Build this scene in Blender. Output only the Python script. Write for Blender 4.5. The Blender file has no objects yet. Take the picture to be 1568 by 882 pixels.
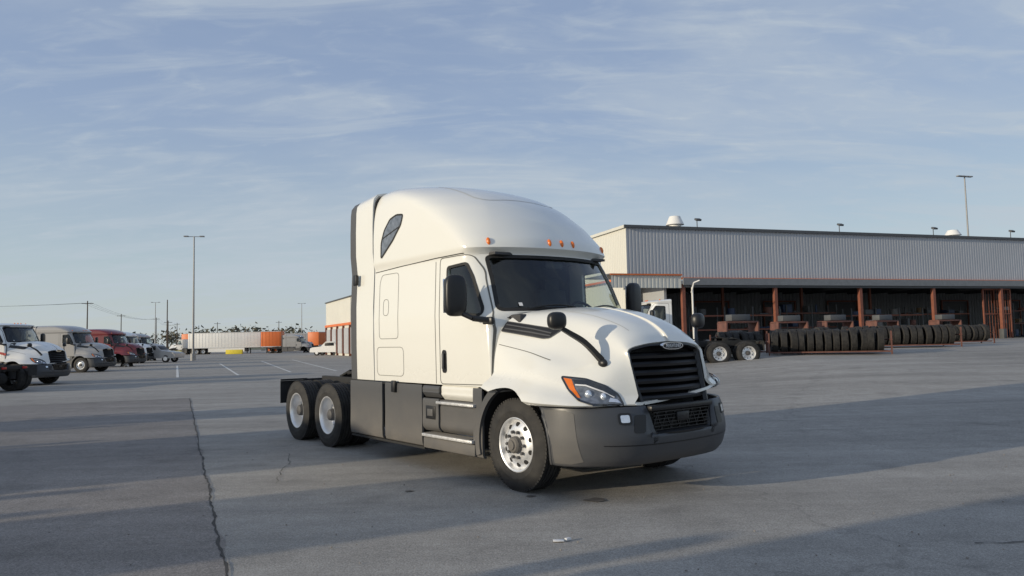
import bpy, bmesh, math, random
import numpy as np
from mathutils import Vector, Matrix
from mathutils.bvhtree import BVHTree
from mathutils.geometry import delaunay_2d_cdt
random.seed(7)
S=bpy.context.scene
R=math.radians

# ---------------------------------------------------------------- materials
def mat(name,col,rough=.5,metal=0,var=.0,vscale=4,bump=0,bscale=60,coat=0,spec=.5,col2=None):
    if name in bpy.data.materials: return bpy.data.materials[name]
    m=bpy.data.materials.new(name); m.use_nodes=True
    nt=m.node_tree; N=nt.nodes; L=nt.links; b=N['Principled BSDF']
    b.inputs['Base Color'].default_value=(*col,1); b.inputs['Roughness'].default_value=rough
    b.inputs['Metallic'].default_value=metal; b.inputs['Specular IOR Level'].default_value=spec
    b.inputs['Coat Weight'].default_value=coat; b.inputs['Coat Roughness'].default_value=.05
    tc=N.new('ShaderNodeTexCoord')
    if var or col2:
        n=N.new('ShaderNodeTexNoise'); n.inputs['Scale'].default_value=vscale; n.inputs['Detail'].default_value=6
        L.new(tc.outputs['Object'],n.inputs['Vector'])
        r=N.new('ShaderNodeValToRGB'); r.color_ramp.elements[0].position=.3; r.color_ramp.elements[1].position=.7
        c2=col2 if col2 else tuple(min(1,c*(1+var)) for c in col)
        r.color_ramp.elements[0].color=(*[c*(1-var) for c in col],1); r.color_ramp.elements[1].color=(*c2,1)
        L.new(n.outputs['Fac'],r.inputs['Fac']); L.new(r.outputs['Color'],b.inputs['Base Color'])
        mr=N.new('ShaderNodeMapRange'); mr.inputs['To Min'].default_value=max(0,rough-.08); mr.inputs['To Max'].default_value=min(1,rough+.12)
        L.new(n.outputs['Fac'],mr.inputs['Value']); L.new(mr.outputs['Result'],b.inputs['Roughness'])
    if bump:
        n2=N.new('ShaderNodeTexNoise'); n2.inputs['Scale'].default_value=bscale; n2.inputs['Detail'].default_value=4
        L.new(tc.outputs['Object'],n2.inputs['Vector'])
        bp=N.new('ShaderNodeBump'); bp.inputs['Strength'].default_value=bump; bp.inputs['Distance'].default_value=.01
        L.new(n2.outputs['Fac'],bp.inputs['Height']); L.new(bp.outputs['Normal'],b.inputs['Normal'])
    return m
def glassmat(name,tint,rough=.02):
    m=bpy.data.materials.new(name); m.use_nodes=True
    nt=m.node_tree; N=nt.nodes; L=nt.links; N.remove(N['Principled BSDF']); out=N['Material Output']
    t=N.new('ShaderNodeBsdfTransparent'); t.inputs[0].default_value=(*tint,1)
    g=N.new('ShaderNodeBsdfGlossy'); g.inputs['Roughness'].default_value=rough
    f=N.new('ShaderNodeLayerWeight'); f.inputs[0].default_value=.5
    pw=N.new('ShaderNodeMath'); pw.operation='POWER'; pw.inputs[1].default_value=3.5; L.new(f.outputs['Facing'],pw.inputs[0])
    ma=N.new('ShaderNodeMath'); ma.operation='MULTIPLY_ADD'; ma.inputs[1].default_value=.85; ma.inputs[2].default_value=.07; L.new(pw.outputs[0],ma.inputs[0])
    x=N.new('ShaderNodeMixShader'); L.new(ma.outputs[0],x.inputs[0]); L.new(t.outputs[0],x.inputs[1]); L.new(g.outputs[0],x.inputs[2])
    L.new(x.outputs[0],out.inputs[0]); return m
def dusty(name,col,dust,z0,z1,rough,amt,coat=0):
    """surface with road dust that gathers towards the ground (object z is height above ground)"""
    m=bpy.data.materials.new(name); m.use_nodes=True
    nt=m.node_tree; N=nt.nodes; L=nt.links; b=N['Principled BSDF']; tc=N.new('ShaderNodeTexCoord')
    b.inputs['Coat Weight'].default_value=coat; b.inputs['Coat Roughness'].default_value=.04
    sp=N.new('ShaderNodeSeparateXYZ'); L.new(tc.outputs['Object'],sp.inputs[0])
    mr=N.new('ShaderNodeMapRange'); mr.inputs['From Min'].default_value=z1; mr.inputs['From Max'].default_value=z0; L.new(sp.outputs[2],mr.inputs['Value'])
    n=N.new('ShaderNodeTexNoise'); n.inputs['Scale'].default_value=3.5; n.inputs['Detail'].default_value=8; n.inputs['Roughness'].default_value=.65; L.new(tc.outputs['Object'],n.inputs['Vector'])
    mu=N.new('ShaderNodeMath'); mu.operation='MULTIPLY'; L.new(mr.outputs[0],mu.inputs[0]); L.new(n.outputs['Fac'],mu.inputs[1])
    m2=N.new('ShaderNodeMath'); m2.operation='MULTIPLY'; m2.inputs[1].default_value=amt*1.8; m2.use_clamp=True; L.new(mu.outputs[0],m2.inputs[0])
    x=N.new('ShaderNodeMix'); x.data_type='RGBA'; L.new(m2.outputs[0],x.inputs[0]); x.inputs[6].default_value=(*col,1); x.inputs[7].default_value=(*dust,1)
    L.new(x.outputs[2],b.inputs['Base Color'])
    r2=N.new('ShaderNodeMapRange'); r2.inputs['To Min'].default_value=rough; r2.inputs['To Max'].default_value=.85; L.new(m2.outputs[0],r2.inputs['Value']); L.new(r2.outputs[0],b.inputs['Roughness'])
    return m
M={}
M['paint']=dusty('paint_white',(.82,.81,.75),(.42,.38,.32),.7,1.6,.24,.16,.6)
M['paint_gray']=dusty('paint_gray',(.36,.35,.34),(.3,.28,.25),.7,1.6,.3,.3,.4)
M['paint_maroon']=dusty('paint_maroon',(.17,.015,.02),(.2,.12,.1),.7,1.6,.3,.2,.5)
M['paint_w2']=dusty('paint_white_fleet',(.80,.80,.78),(.4,.37,.33),.7,1.6,.3,.25,.4)
M['plastic']=dusty('plastic_gray',(.078,.079,.082),(.20,.18,.155),.25,1.0,.5,.55)
M['bumper']=dusty('bumper_dark',(.050,.054,.062),(.13,.12,.11),.28,.8,.38,.45)
M['black']=mat('black_plastic',(.012,.012,.013),.38,var=.2)
M['flat']=mat('underbody_black',(.018,.018,.018),.8,var=.3,vscale=6)
M['seam']=mat('seam_shadow_gap',(.13,.13,.12),.8)
M['seamk']=mat('rubber_seal',(.015,.015,.015),.7)
M['tyre']=mat('tyre_rubber',(.020,.019,.019),.75,var=.25,vscale=8,bump=.3,bscale=90,col2=(.045,.042,.038))
M['alu']=mat('aluminium_wheel',(.86,.86,.86),.34,metal=.65,var=.05,vscale=12)
M['alu2']=mat('aluminium_tread',(.62,.62,.62),.45,metal=.6,var=.15,vscale=20,bump=.6,bscale=70)
M['chrome']=mat('chrome',(.88,.88,.9),.10,metal=1)
M['amber']=mat('amber_lens',(.80,.18,.015),.2,coat=.5)
M['lamp']=mat('lamp_housing',(.13,.145,.17),.12,coat=1,var=.5,vscale=14)
M['lampk']=mat('lamp_smoked',(.02,.022,.025),.12,coat=1)
M['lampw']=mat('lamp_reflector',(.75,.78,.82),.12,metal=.6,var=.1,vscale=30)
M['glass']=glassmat('windshield_glass',(.74,.80,.78))
M['sglass']=glassmat('side_glass',(.70,.75,.73))
M['seat']=mat('cab_interior',(.06,.06,.062),.8,var=.2)
M['sticker']=mat('label_white',(.7,.7,.7),.5)
M['orange']=mat('orange_paint',(.70,.17,.04),.5,var=.1,vscale=.6)
M['traw']=mat('trailer_white',(.78,.77,.74),.5,var=.05,vscale=.5)

# ---------------------------------------------------------------- helpers
def link(o,parent=None):
    S.collection.objects.link(o)
    if parent is not None: o.parent=parent
    return o
def empty(name,loc=(0,0,0),rz=0):
    e=bpy.data.objects.new(name,None); e.empty_display_size=.3; e.location=loc; e.rotation_euler=(0,0,rz); S.collection.objects.link(e); return e
def finish(me,ang=35,smooth=True):
    if smooth:
        me.shade_smooth(); me.set_sharp_from_angle(angle=R(ang))
def mobj(name,V,F,m,parent=None,smooth=True,ang=35):
    me=bpy.data.meshes.new(name); me.from_pydata([tuple(v) for v in V],[],F); me.update()
    if m is not None: me.materials.append(m)
    finish(me,ang,smooth)
    return link(bpy.data.objects.new(name,me),parent)
def bm_obj(name,bm,m,parent=None,ang=35):
    me=bpy.data.meshes.new(name); bm.to_mesh(me); bm.free()
    if m is not None: me.materials.append(m)
    finish(me,ang); return link(bpy.data.objects.new(name,me),parent)
def bm_box(bm,c,s,rot=None,bev=0):
    r=bmesh.ops.create_cube(bm,size=1)
    vs=r['verts']
    for v in vs: v.co=Vector((v.co.x*s[0],v.co.y*s[1],v.co.z*s[2]))
    if bev:
        es={e for v in vs for e in v.link_edges}
        rr=bmesh.ops.bevel(bm,geom=list(es),offset=bev,segments=2,affect='EDGES',profile=.5)
        vs=list({v for f in rr['faces'] for v in f.verts}|{v for v in vs if v.is_valid})
    for v in vs:
        p=v.co.copy()
        if rot is not None: p=rot@p
        v.co=p+Vector(c)
def box(name,c,s,m,parent=None,bev=0,rot=None):
    bm=bmesh.new(); bm_box(bm,c,s,rot,bev); return bm_obj(name,bm,m,parent)
def boxes(name,lst,m,parent=None,bev=0):
    bm=bmesh.new()
    for it in lst: bm_box(bm,it[0],it[1],it[2] if len(it)>2 else None,bev)
    return bm_obj(name,bm,m,parent)
def bm_cyl(bm,p0,p1,r,seg=12,r2=None):
    p0=Vector(p0);p1=Vector(p1);d=p1-p0
    q=d.to_track_quat('Z','Y').to_matrix().to_4x4()
    bmesh.ops.create_cone(bm,cap_ends=True,segments=seg,radius1=r,radius2=r if r2 is None else r2,depth=d.length,matrix=Matrix.Translation((p0+p1)/2)@q)
def cyls(name,lst,m,parent=None,seg=12):
    bm=bmesh.new()
    for it in lst: bm_cyl(bm,it[0],it[1],it[2],seg,it[3] if len(it)>3 else None)
    return bm_obj(name,bm,m,parent)
def tube(name,pts,r,m,parent=None,seg=8):
    return cyls(name,[(pts[i],pts[i+1],r) for i in range(len(pts)-1)],m,parent,seg)
def ellipsoid(name,c,s,m,parent=None,rot=None,p=2.0,seg=24):
    V=[];F=[];nu=seg;nv=seg//2
    def sp(a,e): return math.copysign(abs(a)**e,a)
    e=2/p
    for j in range(nv+1):
        th=-math.pi/2+math.pi*j/nv
        for i in range(nu):
            ph=2*math.pi*i/nu
            q=Vector((s[0]*sp(math.cos(th),e)*sp(math.cos(ph),e),s[1]*sp(math.cos(th),e)*sp(math.sin(ph),e),s[2]*sp(math.sin(th),e)))
            if rot is not None: q=rot@q
            V.append(q+Vector(c))
    for j in range(nv):
        for i in range(nu):
            F.append((j*nu+i,j*nu+(i+1)%nu,(j+1)*nu+(i+1)%nu,(j+1)*nu+i))
    return mobj(name,V,F,m,parent,ang=60)
def lathe_data(prof,seg=48):
    V=[];F=[];n=len(prof)
    for i in range(seg):
        a=2*math.pi*i/seg
        for r,y in prof: V.append((r*math.cos(a),y,r*math.sin(a)))
    for i in range(seg):
        j=(i+1)%seg
        for k in range(n-1): F.append((i*n+k,i*n+k+1,j*n+k+1,j*n+k))
    return V,F
def cr(P,n,axis=0):
    P=np.asarray(P,float); P=np.moveaxis(P,axis,0)
    E=np.concatenate([[2*P[0]-P[1]],P,[2*P[-1]-P[-2]]]); out=[]
    for i in range(1,len(E)-2):
        for k in range(n):
            t=k/n
            out.append(.5*((2*E[i])+(-E[i-1]+E[i+1])*t+(2*E[i-1]-5*E[i]+4*E[i+1]-E[i+2])*t*t+(-E[i-1]+3*E[i]-3*E[i+1]+E[i+2])*t**3))
    out.append(E[-2]); return np.moveaxis(np.array(out),0,axis)
def grid_faces(a,b):
    return [(i*b+j,i*b+j+1,(i+1)*b+j+1,(i+1)*b+j) for i in range(a-1) for j in range(b-1)]
def orient(V,F,c):
    s=0;c=np.array(c)
    for f in F[::7]:
        p=[np.array(V[k]) for k in f]; n=np.cross(p[1]-p[0],p[2]-p[0]); s+=np.dot(n,sum(p)/len(p)-c)
    return F if s>0 else [tuple(reversed(f)) for f in F]
def grid_obj(name,G,m,parent,c,thick=.03):
    a,b,_=G.shape; V=[tuple(v) for v in G.reshape(-1,3)]; F=orient(V,grid_faces(a,b),c)
    o=mobj(name,V,F,m,parent,ang=50)
    bvh=BVHTree.FromPolygons([Vector(v) for v in V],F)
    if thick:
        md=o.modifiers.new('s','SOLIDIFY'); md.thickness=thick; md.offset=-1
    return o,bvh
def apply(o,cutters=(),ang=40):
    for c in cutters:
        md=o.modifiers.new('b','BOOLEAN'); md.operation='DIFFERENCE'; md.solver='EXACT'; md.object=c
    bpy.context.view_layer.update()
    dg=bpy.context.evaluated_depsgraph_get()
    me=bpy.data.meshes.new_from_object(o.evaluated_get(dg)); o.modifiers.clear(); o.data=me
    finish(me,ang)
    for c in cutters: bpy.data.objects.remove(c,do_unlink=True)
def rounded(P,r=.04,n=5):
    out=[];m=len(P)
    for i in range(m):
        a=Vector(P[i-1]);b=Vector(P[i]);c=Vector(P[(i+1)%m])
        d1=(a-b);d2=(c-b);rr=min(r,d1.length*.45,d2.length*.45)
        s=b+d1.normalized()*rr;e=b+d2.normalized()*rr
        for k in range(n+1):
            t=k/n; out.append(tuple((1-t)**2*s+2*t*(1-t)*b+t*t*e))
    return out
def prism(name,P,axis,lo,hi):
    n=len(P); V=[]
    for d in (lo,hi):
        for a,b in P: V.append({'x':(d,a,b),'y':(a,d,b)}[axis])
    F=[tuple(range(n)),tuple(reversed(range(n,2*n)))]+[(i,n+i,n+(i+1)%n,(i+1)%n) for i in range(n)]
    o=mobj(name,V,F,None,None,smooth=False)
    bm=bmesh.new(); bm.from_mesh(o.data); bmesh.ops.recalc_face_normals(bm,faces=bm.faces); bm.to_mesh(o.data); bm.free()
    return o
q=math.sqrt(.5)
def proj(bvh,mode,a,b,off):
    o,d={'R':((a,-3,b),(0,1,0)),'L':((a,3,b),(0,-1,0)),'F':((3,a,b),(-1,0,0)),'T':((a,b,6),(0,0,-1)),
         'DR':((a*q+4*q,a*q-4*q,b),(-q,q,0)),'DL':((a*q+4*q,-a*q+4*q,b),(-q,-q,0))}[mode]
    o=Vector(o);d=Vector(d)
    h=bvh.ray_cast(o,d)
    if h[0] is None:
        h=bvh.find_nearest(o+d*(2.0 if mode in'RLF' else 3))
        return h[0]-d*off
    n=h[1]
    if n.dot(d)>0:n=-n
    return h[0]+n*off
def patch(name,P,mode,bvh,off,m,parent,step=.05):
    Q=[]
    for i in range(len(P)):
        a=Vector(P[i]);b=Vector(P[(i+1)%len(P)]);k=max(1,int((b-a).length/step))
        for j in range(k): Q.append(a.lerp(b,j/k))
    n=len(Q); xs=[p.x for p in Q]; ys=[p.y for p in Q]
    pts=list(Q)
    def inside(x,y):
        c=False
        for i in range(n):
            a=Q[i];b=Q[i-1]
            if (a.y>y)!=(b.y>y) and x<(b.x-a.x)*(y-a.y)/(b.y-a.y)+a.x: c=not c
        return c
    x=min(xs)+step/2
    while x<max(xs):
        y=min(ys)+step/2
        while y<max(ys):
            if inside(x,y) and min((Vector((x,y))-p).length for p in Q)>step*.4: pts.append(Vector((x,y)))
            y+=step
        x+=step
    r=delaunay_2d_cdt(pts,[(i,(i+1)%n) for i in range(n)],[],1,1e-5)
    V=[proj(bvh,mode,p.x,p.y,off) for p in r[0]]
    d={'R':Vector((0,-1,0)),'L':Vector((0,1,0)),'F':Vector((1,0,0)),'T':Vector((0,0,1)),'DR':Vector((q,-q,0)),'DL':Vector((q,q,0))}[mode]
    F=[]
    for f in r[2]:
        a,b,c=[V[k] for k in f[:3]]
        F.append(tuple(f) if (b-a).cross(c-a).dot(d)>0 else tuple(reversed(f)))
    return mobj(name,V,F,m,parent,ang=60)
def strip(name,P,mode,bvh,off,m,parent,w=.012,closed=False,step=.05):
    Q=[]
    P=[Vector(p) for p in P]
    if closed:P=P+[P[0]]
    for i in range(len(P)-1):
        a,b=P[i],P[i+1];k=max(1,int((b-a).length/step))
        for j in range(k): Q.append(a.lerp(b,j/k))
    if not closed:Q.append(P[-1])
    n=len(Q);V=[]
    for i in range(n):
        if closed:t=Q[(i+1)%n]-Q[i-1]
        else:t=Q[min(i+1,n-1)]-Q[max(i-1,0)]
        t=t.normalized();nn=Vector((-t.y,t.x))
        for s in (-.5,.5):
            p=Q[i]+nn*w*s; V.append(proj(bvh,mode,p.x,p.y,off))
    F=[]
    for i in range(n if closed else n-1):
        j=(i+1)%n; F.append((2*i,2*i+1,2*j+1,2*j))
    return mobj(name,V,F,m,parent)

# ---------------------------------------------------------------- truck
TZ =[1.12,1.9,2.0,2.4,2.72,2.76,2.81,2.92,3.2,3.45,3.65,3.8,3.9,3.96,3.985,3.995]
TXF=[-.30,-.28,-.12,-.34,-.545,-.52,-.46,-.50,-.76,-1.08,-1.44,-1.86,-2.26,-2.66,-2.9,-3.15]
TXC=[-.42,-.46,-.58,-.76,-.95,-.93,-.87,-.92,-1.2,-1.54,-1.94,-2.34,-2.70,-2.98,-3.15,-3.24]
TR =[.06,.08,.14,.15,.16,.16,.18,.24,.38,.5,.58,.6,.5,.4,.3,.03]
WZ =[1.12,2.0,2.72,2.81,3.2,3.45,3.65,3.78,3.86,3.92,3.96,3.985,3.995]
WW =[1.21,1.22,1.19,1.215,1.215,1.20,1.17,1.12,1.06,.96,.80,.55,.15]
def tb(z,X,Y): return float(np.interp(z,X,Y))
def body_grid(xback,k):
    zs=[1.12,1.5,1.85,1.95]+list(np.linspace(2.0,2.7,13))+[2.73,2.76,2.785,2.81,2.85,2.9]+list(np.linspace(2.95,3.78,22))+list(3.78+.215*np.sin(np.linspace(.1,1,15)*math.pi/2))
    rows=[]
    for z in zs:
        h=.05 if z>2.9 else .008
        hh=[z-h,z-h/2,z,z+h/2,z+h] if z<3.92 else [z]
        f=lambda X,Y:sum(tb(t,X,Y) for t in hh)/len(hh)
        xf,xc,r,w=f(TZ,TXF),f(TZ,TXC),f(TZ,TR),f(WZ,WW)
        if k<1 and z>2.8:
            xf=-.46-(abs(xf)-.46)*(.35+.65*k); xc=-.87-(abs(xc)-.87)*(.35+.65*k)
        r=min(r,w*.8)
        xb=xback
        X=lambda y:xf+(xc-xf)*(abs(y)/w)**2.3
        yc=w-r
        half=[]
        s=max(min(X(w)-r*.8,X(w)-.02),xb+.02)
        for t in np.linspace(0,1,22): half.append((xb+(s-xb)*t,-w))
        e=(max(X(yc),xb+.03),-yc); c=(max(X(w)+.01,xb+.025),-w)
        for t in np.linspace(0,1,9)[1:]:
            half.append(((1-t)**2*s+2*t*(1-t)*c[0]+t*t*e[0],(1-t)**2*-w+2*t*(1-t)*c[1]+t*t*e[1]))
        for t in np.linspace(0,1,12)[1:]:
            y=-yc*(1-t); half.append((max(X(y),xb+.03),y))
        zz=z if z<2.81 else 2.81+(z-2.81)*k
        full=half+[(x,-y) for x,y in half[-2::-1]]
        rows.append([(x,y,zz) for x,y in full])
    return np.array(rows)

def wheel(nm,loc,side,parent,kind):
    rot=Matrix.Rotation(math.pi if side>0 else 0,4,'Z')
    def place(o): o.matrix_local=Matrix.Translation(loc)@rot
    T=[(.295,-.125),(.31,-.142),(.36,-.150),(.372,-.153),(.38,-.150),(.43,-.148),(.475,-.135),(.500,-.118),(.508,-.10)]
    for g in (-.07,-.025,.025,.07): T+=[(.511,g-.009),(.498,g-.006),(.498,g+.006),(.511,g+.009)]
    T+=[(.508,.10),(.500,.118),(.475,.135),(.43,.148),(.36,.150),(.31,.142),(.295,.125)]
    def tyre(off):
        key='tyre_mesh'
        me=bpy.data.meshes.get(key)
        if me is None:
            V,F=lathe_data(T,56)
            bm=bmesh.new()
            vs=[bm.verts.new(v) for v in V]
            for f in F: bm.faces.new([vs[k] for k in f])
            bmesh.ops.recalc_face_normals(bm,faces=bm.faces)
            for i in range(72):
                a=2*math.pi*i/72
                for sy in (-1,1):
                    bm_box(bm,(.502*math.cos(a),sy*.108,.502*math.sin(a)),(.022,.034,.030),Matrix.Rotation(-a,3,'Y'))
            me=bpy.data.meshes.new(key); bm.to_mesh(me); bm.free(); me.materials.append(M['tyre']); finish(me,30)
        o=link(bpy.data.objects.new(nm+'_tyre',me),parent)
        o.matrix_local=Matrix.Translation(loc)@rot@Matrix.Translation((0,off,0))
    def part(key,prof,m,seg=48):
        me=bpy.data.meshes.get(key)
        if me is None:
            V,F=lathe_data(prof,seg); F=[tuple(reversed(f)) for f in F]
            me=bpy.data.meshes.new(key); me.from_pydata(V,[],F); me.materials.append(m); finish(me,30)
        o=link(bpy.data.objects.new(nm+'_'+key,me),parent); place(o); return o
    def shared(key,build,m):
        me=bpy.data.meshes.get(key)
        if me is None:
            bm=bmesh.new(); build(bm); me=bpy.data.meshes.new(key); bm.to_mesh(me); bm.free(); me.materials.append(m); finish(me,30)
        o=link(bpy.data.objects.new(nm+'_'+key,me),parent); place(o)
    tyre(0)
    if kind=='steer':
        part('steer_rim',[(.29,.12),(.29,-.118),(.300,-.135),(.305,-.13),(.292,-.138),(.280,-.132),(.272,-.10),(.262,-.075),(.24,-.082),(.21,-.105),(.17,-.118),(.12,-.12),(.0,-.12)],M['alu'])
        part('steer_hub',[(.095,-.115),(.092,-.165),(.075,-.185),(.055,-.19),(.05,-.205),(0,-.207)],M['plastic'],24)
        def hole_shade(bm):  # dark discs on the rim face paint the shade of each hand opening
            for i in range(10):
                a=2*math.pi*(i+.5)/10; bm_cyl(bm,(.224*math.cos(a),-.1015,.224*math.sin(a)),(.218*math.cos(a),-.085,.218*math.sin(a)),.027,14)
        shared('steer_hole_shade',hole_shade,M['flat'])
        def lugs(bm):
            for i in range(10):
                a=2*math.pi*i/10; bm_cyl(bm,(.143*math.cos(a),-.155,.143*math.sin(a)),(.143*math.cos(a),-.115,.143*math.sin(a)),.018,6)
        shared('steer_lugs',lugs,M['bumper'])
    else:
        tyre(.345)
        part('drive_rim',[(.29,.12),(.29,-.118),(.300,-.135),(.303,-.138),(.290,-.136),(.278,-.12),(.265,-.08),(.258,.02),(.25,.045),(.22,.05),(.16,.03),(.12,.025),(0,.025)],M['alu'])
        part('drive_hub',[(.1,.03),(.095,-.06),(.085,-.10),(.06,-.11),(0,-.112)],M['bumper'],20)
        def hole_shade(bm):  # dark discs on the dish, painted shade in place of real openings
            for i in range(10):
                a=2*math.pi*(i+.5)/10; bm_cyl(bm,(.213*math.cos(a),.044,.213*math.sin(a)),(.213*math.cos(a),.06,.213*math.sin(a)),.027,12)
        shared('drive_hole_shade',hole_shade,M['flat'])
        def lugs(bm):
            for i in range(10):
                a=2*math.pi*i/10; bm_cyl(bm,(.143*math.cos(a),-.01,.143*math.sin(a)),(.143*math.cos(a),.03,.143*math.sin(a)),.017,6)
        shared('drive_lugs',lugs,M['chrome'])

def make_truck(name,kind,P):
    T=empty(name)
    xb={'high':-3.26,'mid':-3.26,'day':-1.62}[kind]; k={'high':1,'mid':.40,'day':.10}[kind]
    ax={'high':(-4.88,-6.14),'mid':(-4.88,-6.14),'day':(-3.65,-4.93)}[kind]
    G=body_grid(xb,k)
    o,bb=grid_obj('cab_body',G,P,T,(-1.5,0,2.2),.045)
    ws=rounded([(-1.06,2.03),(-1.03,2.30),(-.98,2.70),(.98,2.70),(1.03,2.30),(1.06,2.03)],.06)
    sw=rounded([(-1.33,2.04),(-1.33,2.60),(-.93,2.62),(-.80,2.44),(-.60,2.05),(-.60,1.98),(-.70,1.97)],.04)
    apply(o,[prism('c1',ws,'x',.6,-1.25),prism('c2',sw,'y',-2,2)])
    top=[(xb+.01,p[1],p[2]) for p in [r[0] for r in G]]+[(xb+.01,-p[1],p[2]) for p in [r[0] for r in G][::-1]]
    mobj('cab_rear_wall',top,[tuple(range(len(top)))],P,T,smooth=False)
    def sc(P_,f,c): return [((a-c[0])*f+c[0],(b-c[1])*f+c[1]) for a,b in P_]
    patch('windshield',sc(ws,1.01,(0,2.37)),'F',bb,-.018,M['glass'],T,.08)
    strip('windshield_seal',ws,'F',bb,.004,M['seamk'],T,.042,True,.04)
    for md in 'RL':
        patch('side_window',sc(sw,1.02,(-1,2.3)),md,bb,-.018,M['sglass'],T,.1)
        strip('side_window_seal',sw,md,bb,.004,M['seamk'],T,.035,True,.04)
        door=rounded([(-1.50,1.13),(-1.50,2.73),(-.90,2.73),(-.72,2.52),(-.50,2.02),(-.43,1.85),(-.43,1.15)],.07)
        strip('door_gap',door,md,bb,.003,M['seam'],T,.011,True,.04)
        patch('door_handle_recess',rounded([(-1.45,1.27),(-1.45,1.56),(-1.35,1.56),(-1.35,1.27)],.045),md,bb,.006,M['black'],T)
        sy=-1 if md=='R' else 1
        box('door_handle',(-1.40,sy*1.238,1.42),(.035,.03,.2),M['plastic'],T,.01)
        if kind!='day':
            strip('cab_sleeper_gap',[(-1.60,1.13),(-1.60,2.7)],md,bb,.003,M['seam'],T,.010)
            strip('sleeper_hatch_gap',rounded([(-3.10,1.72),(-3.10,2.52),(-3.04,2.64),(-2.56,2.64),(-2.56,1.72)],.07),md,bb,.003,M['seam'],T,.007,True)
            strip('luggage_door_gap',rounded([(-3.18,1.20),(-3.18,1.60),(-2.42,1.60),(-2.42,1.20)],.09),md,bb,.003,M['seam'],T,.007,True)
            strip('sleeper_vent_gap',rounded([(-2.98,2.05),(-2.98,2.28),(-2.83,2.28),(-2.83,2.05)],.07),md,bb,.003,M['seam'],T,.007,True)
            strip('belt_crease',[(-3.24,2.69),(-2.5,2.72),(-1.6,2.745),(-.98,2.75)],md,bb,.004,M['seamk'],T,.011)
        if kind=='high':
            vent=rounded([(-2.42,3.44),(-2.47,3.30),(-2.68,3.11),(-3.03,2.88),(-3.02,3.10),(-2.93,3.28),(-2.78,3.42),(-2.60,3.46)],.04)
            patch('roof_side_window',vent,md,bb,.005,M['lamp'],T)
            strip('roof_side_window_seal',vent,md,bb,.008,M['seamk'],T,.025,True)
            strip('roof_side_window_bar',[(-2.99,3.16),(-2.50,3.28)],md,bb,.010,M['seamk'],T,.014)
    if kind=='high':
        strip('roof_panel_crease_shade',rounded([(-1.28,-.70),(-1.28,.70),(-2.55,.62),(-2.75,0),(-2.55,-.62)],.28),'T',bb,.003,mat('crease',(.46,.455,.42),.5),T,.013,True)  # darker strip paints the shade along the roof panel's edge
    for y in (-.98,-.20,0,.20,.98):
        p=proj(bb,'F',y,2.885,.0)
        ellipsoid('clearance_light',p,(.03,.024,.05),M['amber'],T,Matrix.Rotation(R(-18),3,'Y'))
    if kind!='day':
        kz=lambda z: z if z<2.81 else 2.81+(z-2.81)*k
        hp=[(-1.205,1.12),(-1.215,1.6),(-1.215,2.2),(-1.19,2.72),(-1.215,3.0),(-1.215,3.4),(-1.205,3.70),(-1.19,3.80),(-1.13,3.875),(-1.0,3.905),(-.6,3.935),(0,3.95)]
        hp=[(a,kz(b)) for a,b in hp]
        prof=hp+[(-a,b) for a,b in hp[-2::-1]]
        def ext(nm,x0,x1,t0,t1,m):
            A=np.array([[(x,y*(1-.018*t),z-.05*t*(1 if z>3.2 else 0)) for y,z in prof] for x,t in ((x0,t0),((x0+x1)/2,(t0+t1)/2),(x1,t1))])
            g,_=grid_obj(nm,A,m,T,(-3.6,0,2),.03); apply(g)
        ext('side_extender',-3.29,-3.86,0,.75,P)
        ext('side_extender_rubber',-3.868,-4.06,.78,1,M['plastic'])
        ext('fairing_gap',-3.262,-3.288,1,1,M['seamk'])
        box('extender_bracket',(-3.80,-1.235,2.62),(.10,.05,.16),M['black'],T,.01)
    # ---- hood
    C=[
     [(.00,0,2.045),(-.06,-.4,2.035),(-.20,-.76,1.995),(-.33,-.95,1.93),(-.385,-1.08,1.78),(-.39,-1.165,1.55),(-.39,-1.20,1.30),(-.39,-1.212,1.10)],
     [(.22,0,2.035),(.18,-.38,2.025),(.10,-.69,1.965),(.04,-.87,1.83),(.0,-.985,1.64),(-.02,-1.10,1.48),(-.02,-1.20,1.28),(-.02,-1.24,1.0)],
     [(.58,0,1.965),(.56,-.35,1.955),(.52,-.61,1.88),(.48,-.76,1.71),(.45,-.92,1.52),(.43,-1.09,1.39),(.42,-1.205,1.22),(.42,-1.24,.97)],
     [(.90,0,1.86),(.89,-.34,1.84),(.87,-.57,1.76),(.84,-.70,1.60),(.82,-.86,1.43),(.78,-1.00,1.30),(.74,-1.12,1.15),(.70,-1.195,.97)],
     [(1.10,0,1.735),(1.09,-.36,1.71),(1.06,-.585,1.635),(1.06,-.68,1.48),(1.06,-.80,1.34),(1.05,-.90,1.21),(1.04,-.98,1.09),(1.02,-1.04,.97)],
     [(1.19,0,1.625),(1.185,-.36,1.60),(1.16,-.60,1.545),(1.19,-.615,1.43),(1.22,-.61,1.31),(1.245,-.60,1.19),(1.265,-.585,1.07),(1.285,-.57,.97)]]
    C=np.array(C); C=np.concatenate([C,(C*np.array([1,-1,1]))[:,-2::-1]],axis=1)
    H=cr(cr(C,8,0),6,1)
    ho,hb=grid_obj('hood',H,P,T,(.3,0,1.0),.03)
    def archcut():
        cy=[]
        for s in (-1,1):
            bm=bmesh.new(); bm_cyl(bm,(0,s*.75,.51),(0,s*1.6,.51),.635,64); cy.append(bm_obj('cc',bm,None))
        return cy
    apply(ho,archcut())
    # flat darker strips paint the shade along the hood's bulge edges
    for s in (-1,1):
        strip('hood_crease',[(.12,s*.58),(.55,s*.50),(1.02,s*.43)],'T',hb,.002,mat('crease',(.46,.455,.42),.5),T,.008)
    top=[(.02,0,2.02),(-.05,.4,2.01),(-.19,.76,1.97),(-.34,.96,1.91)]
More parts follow.
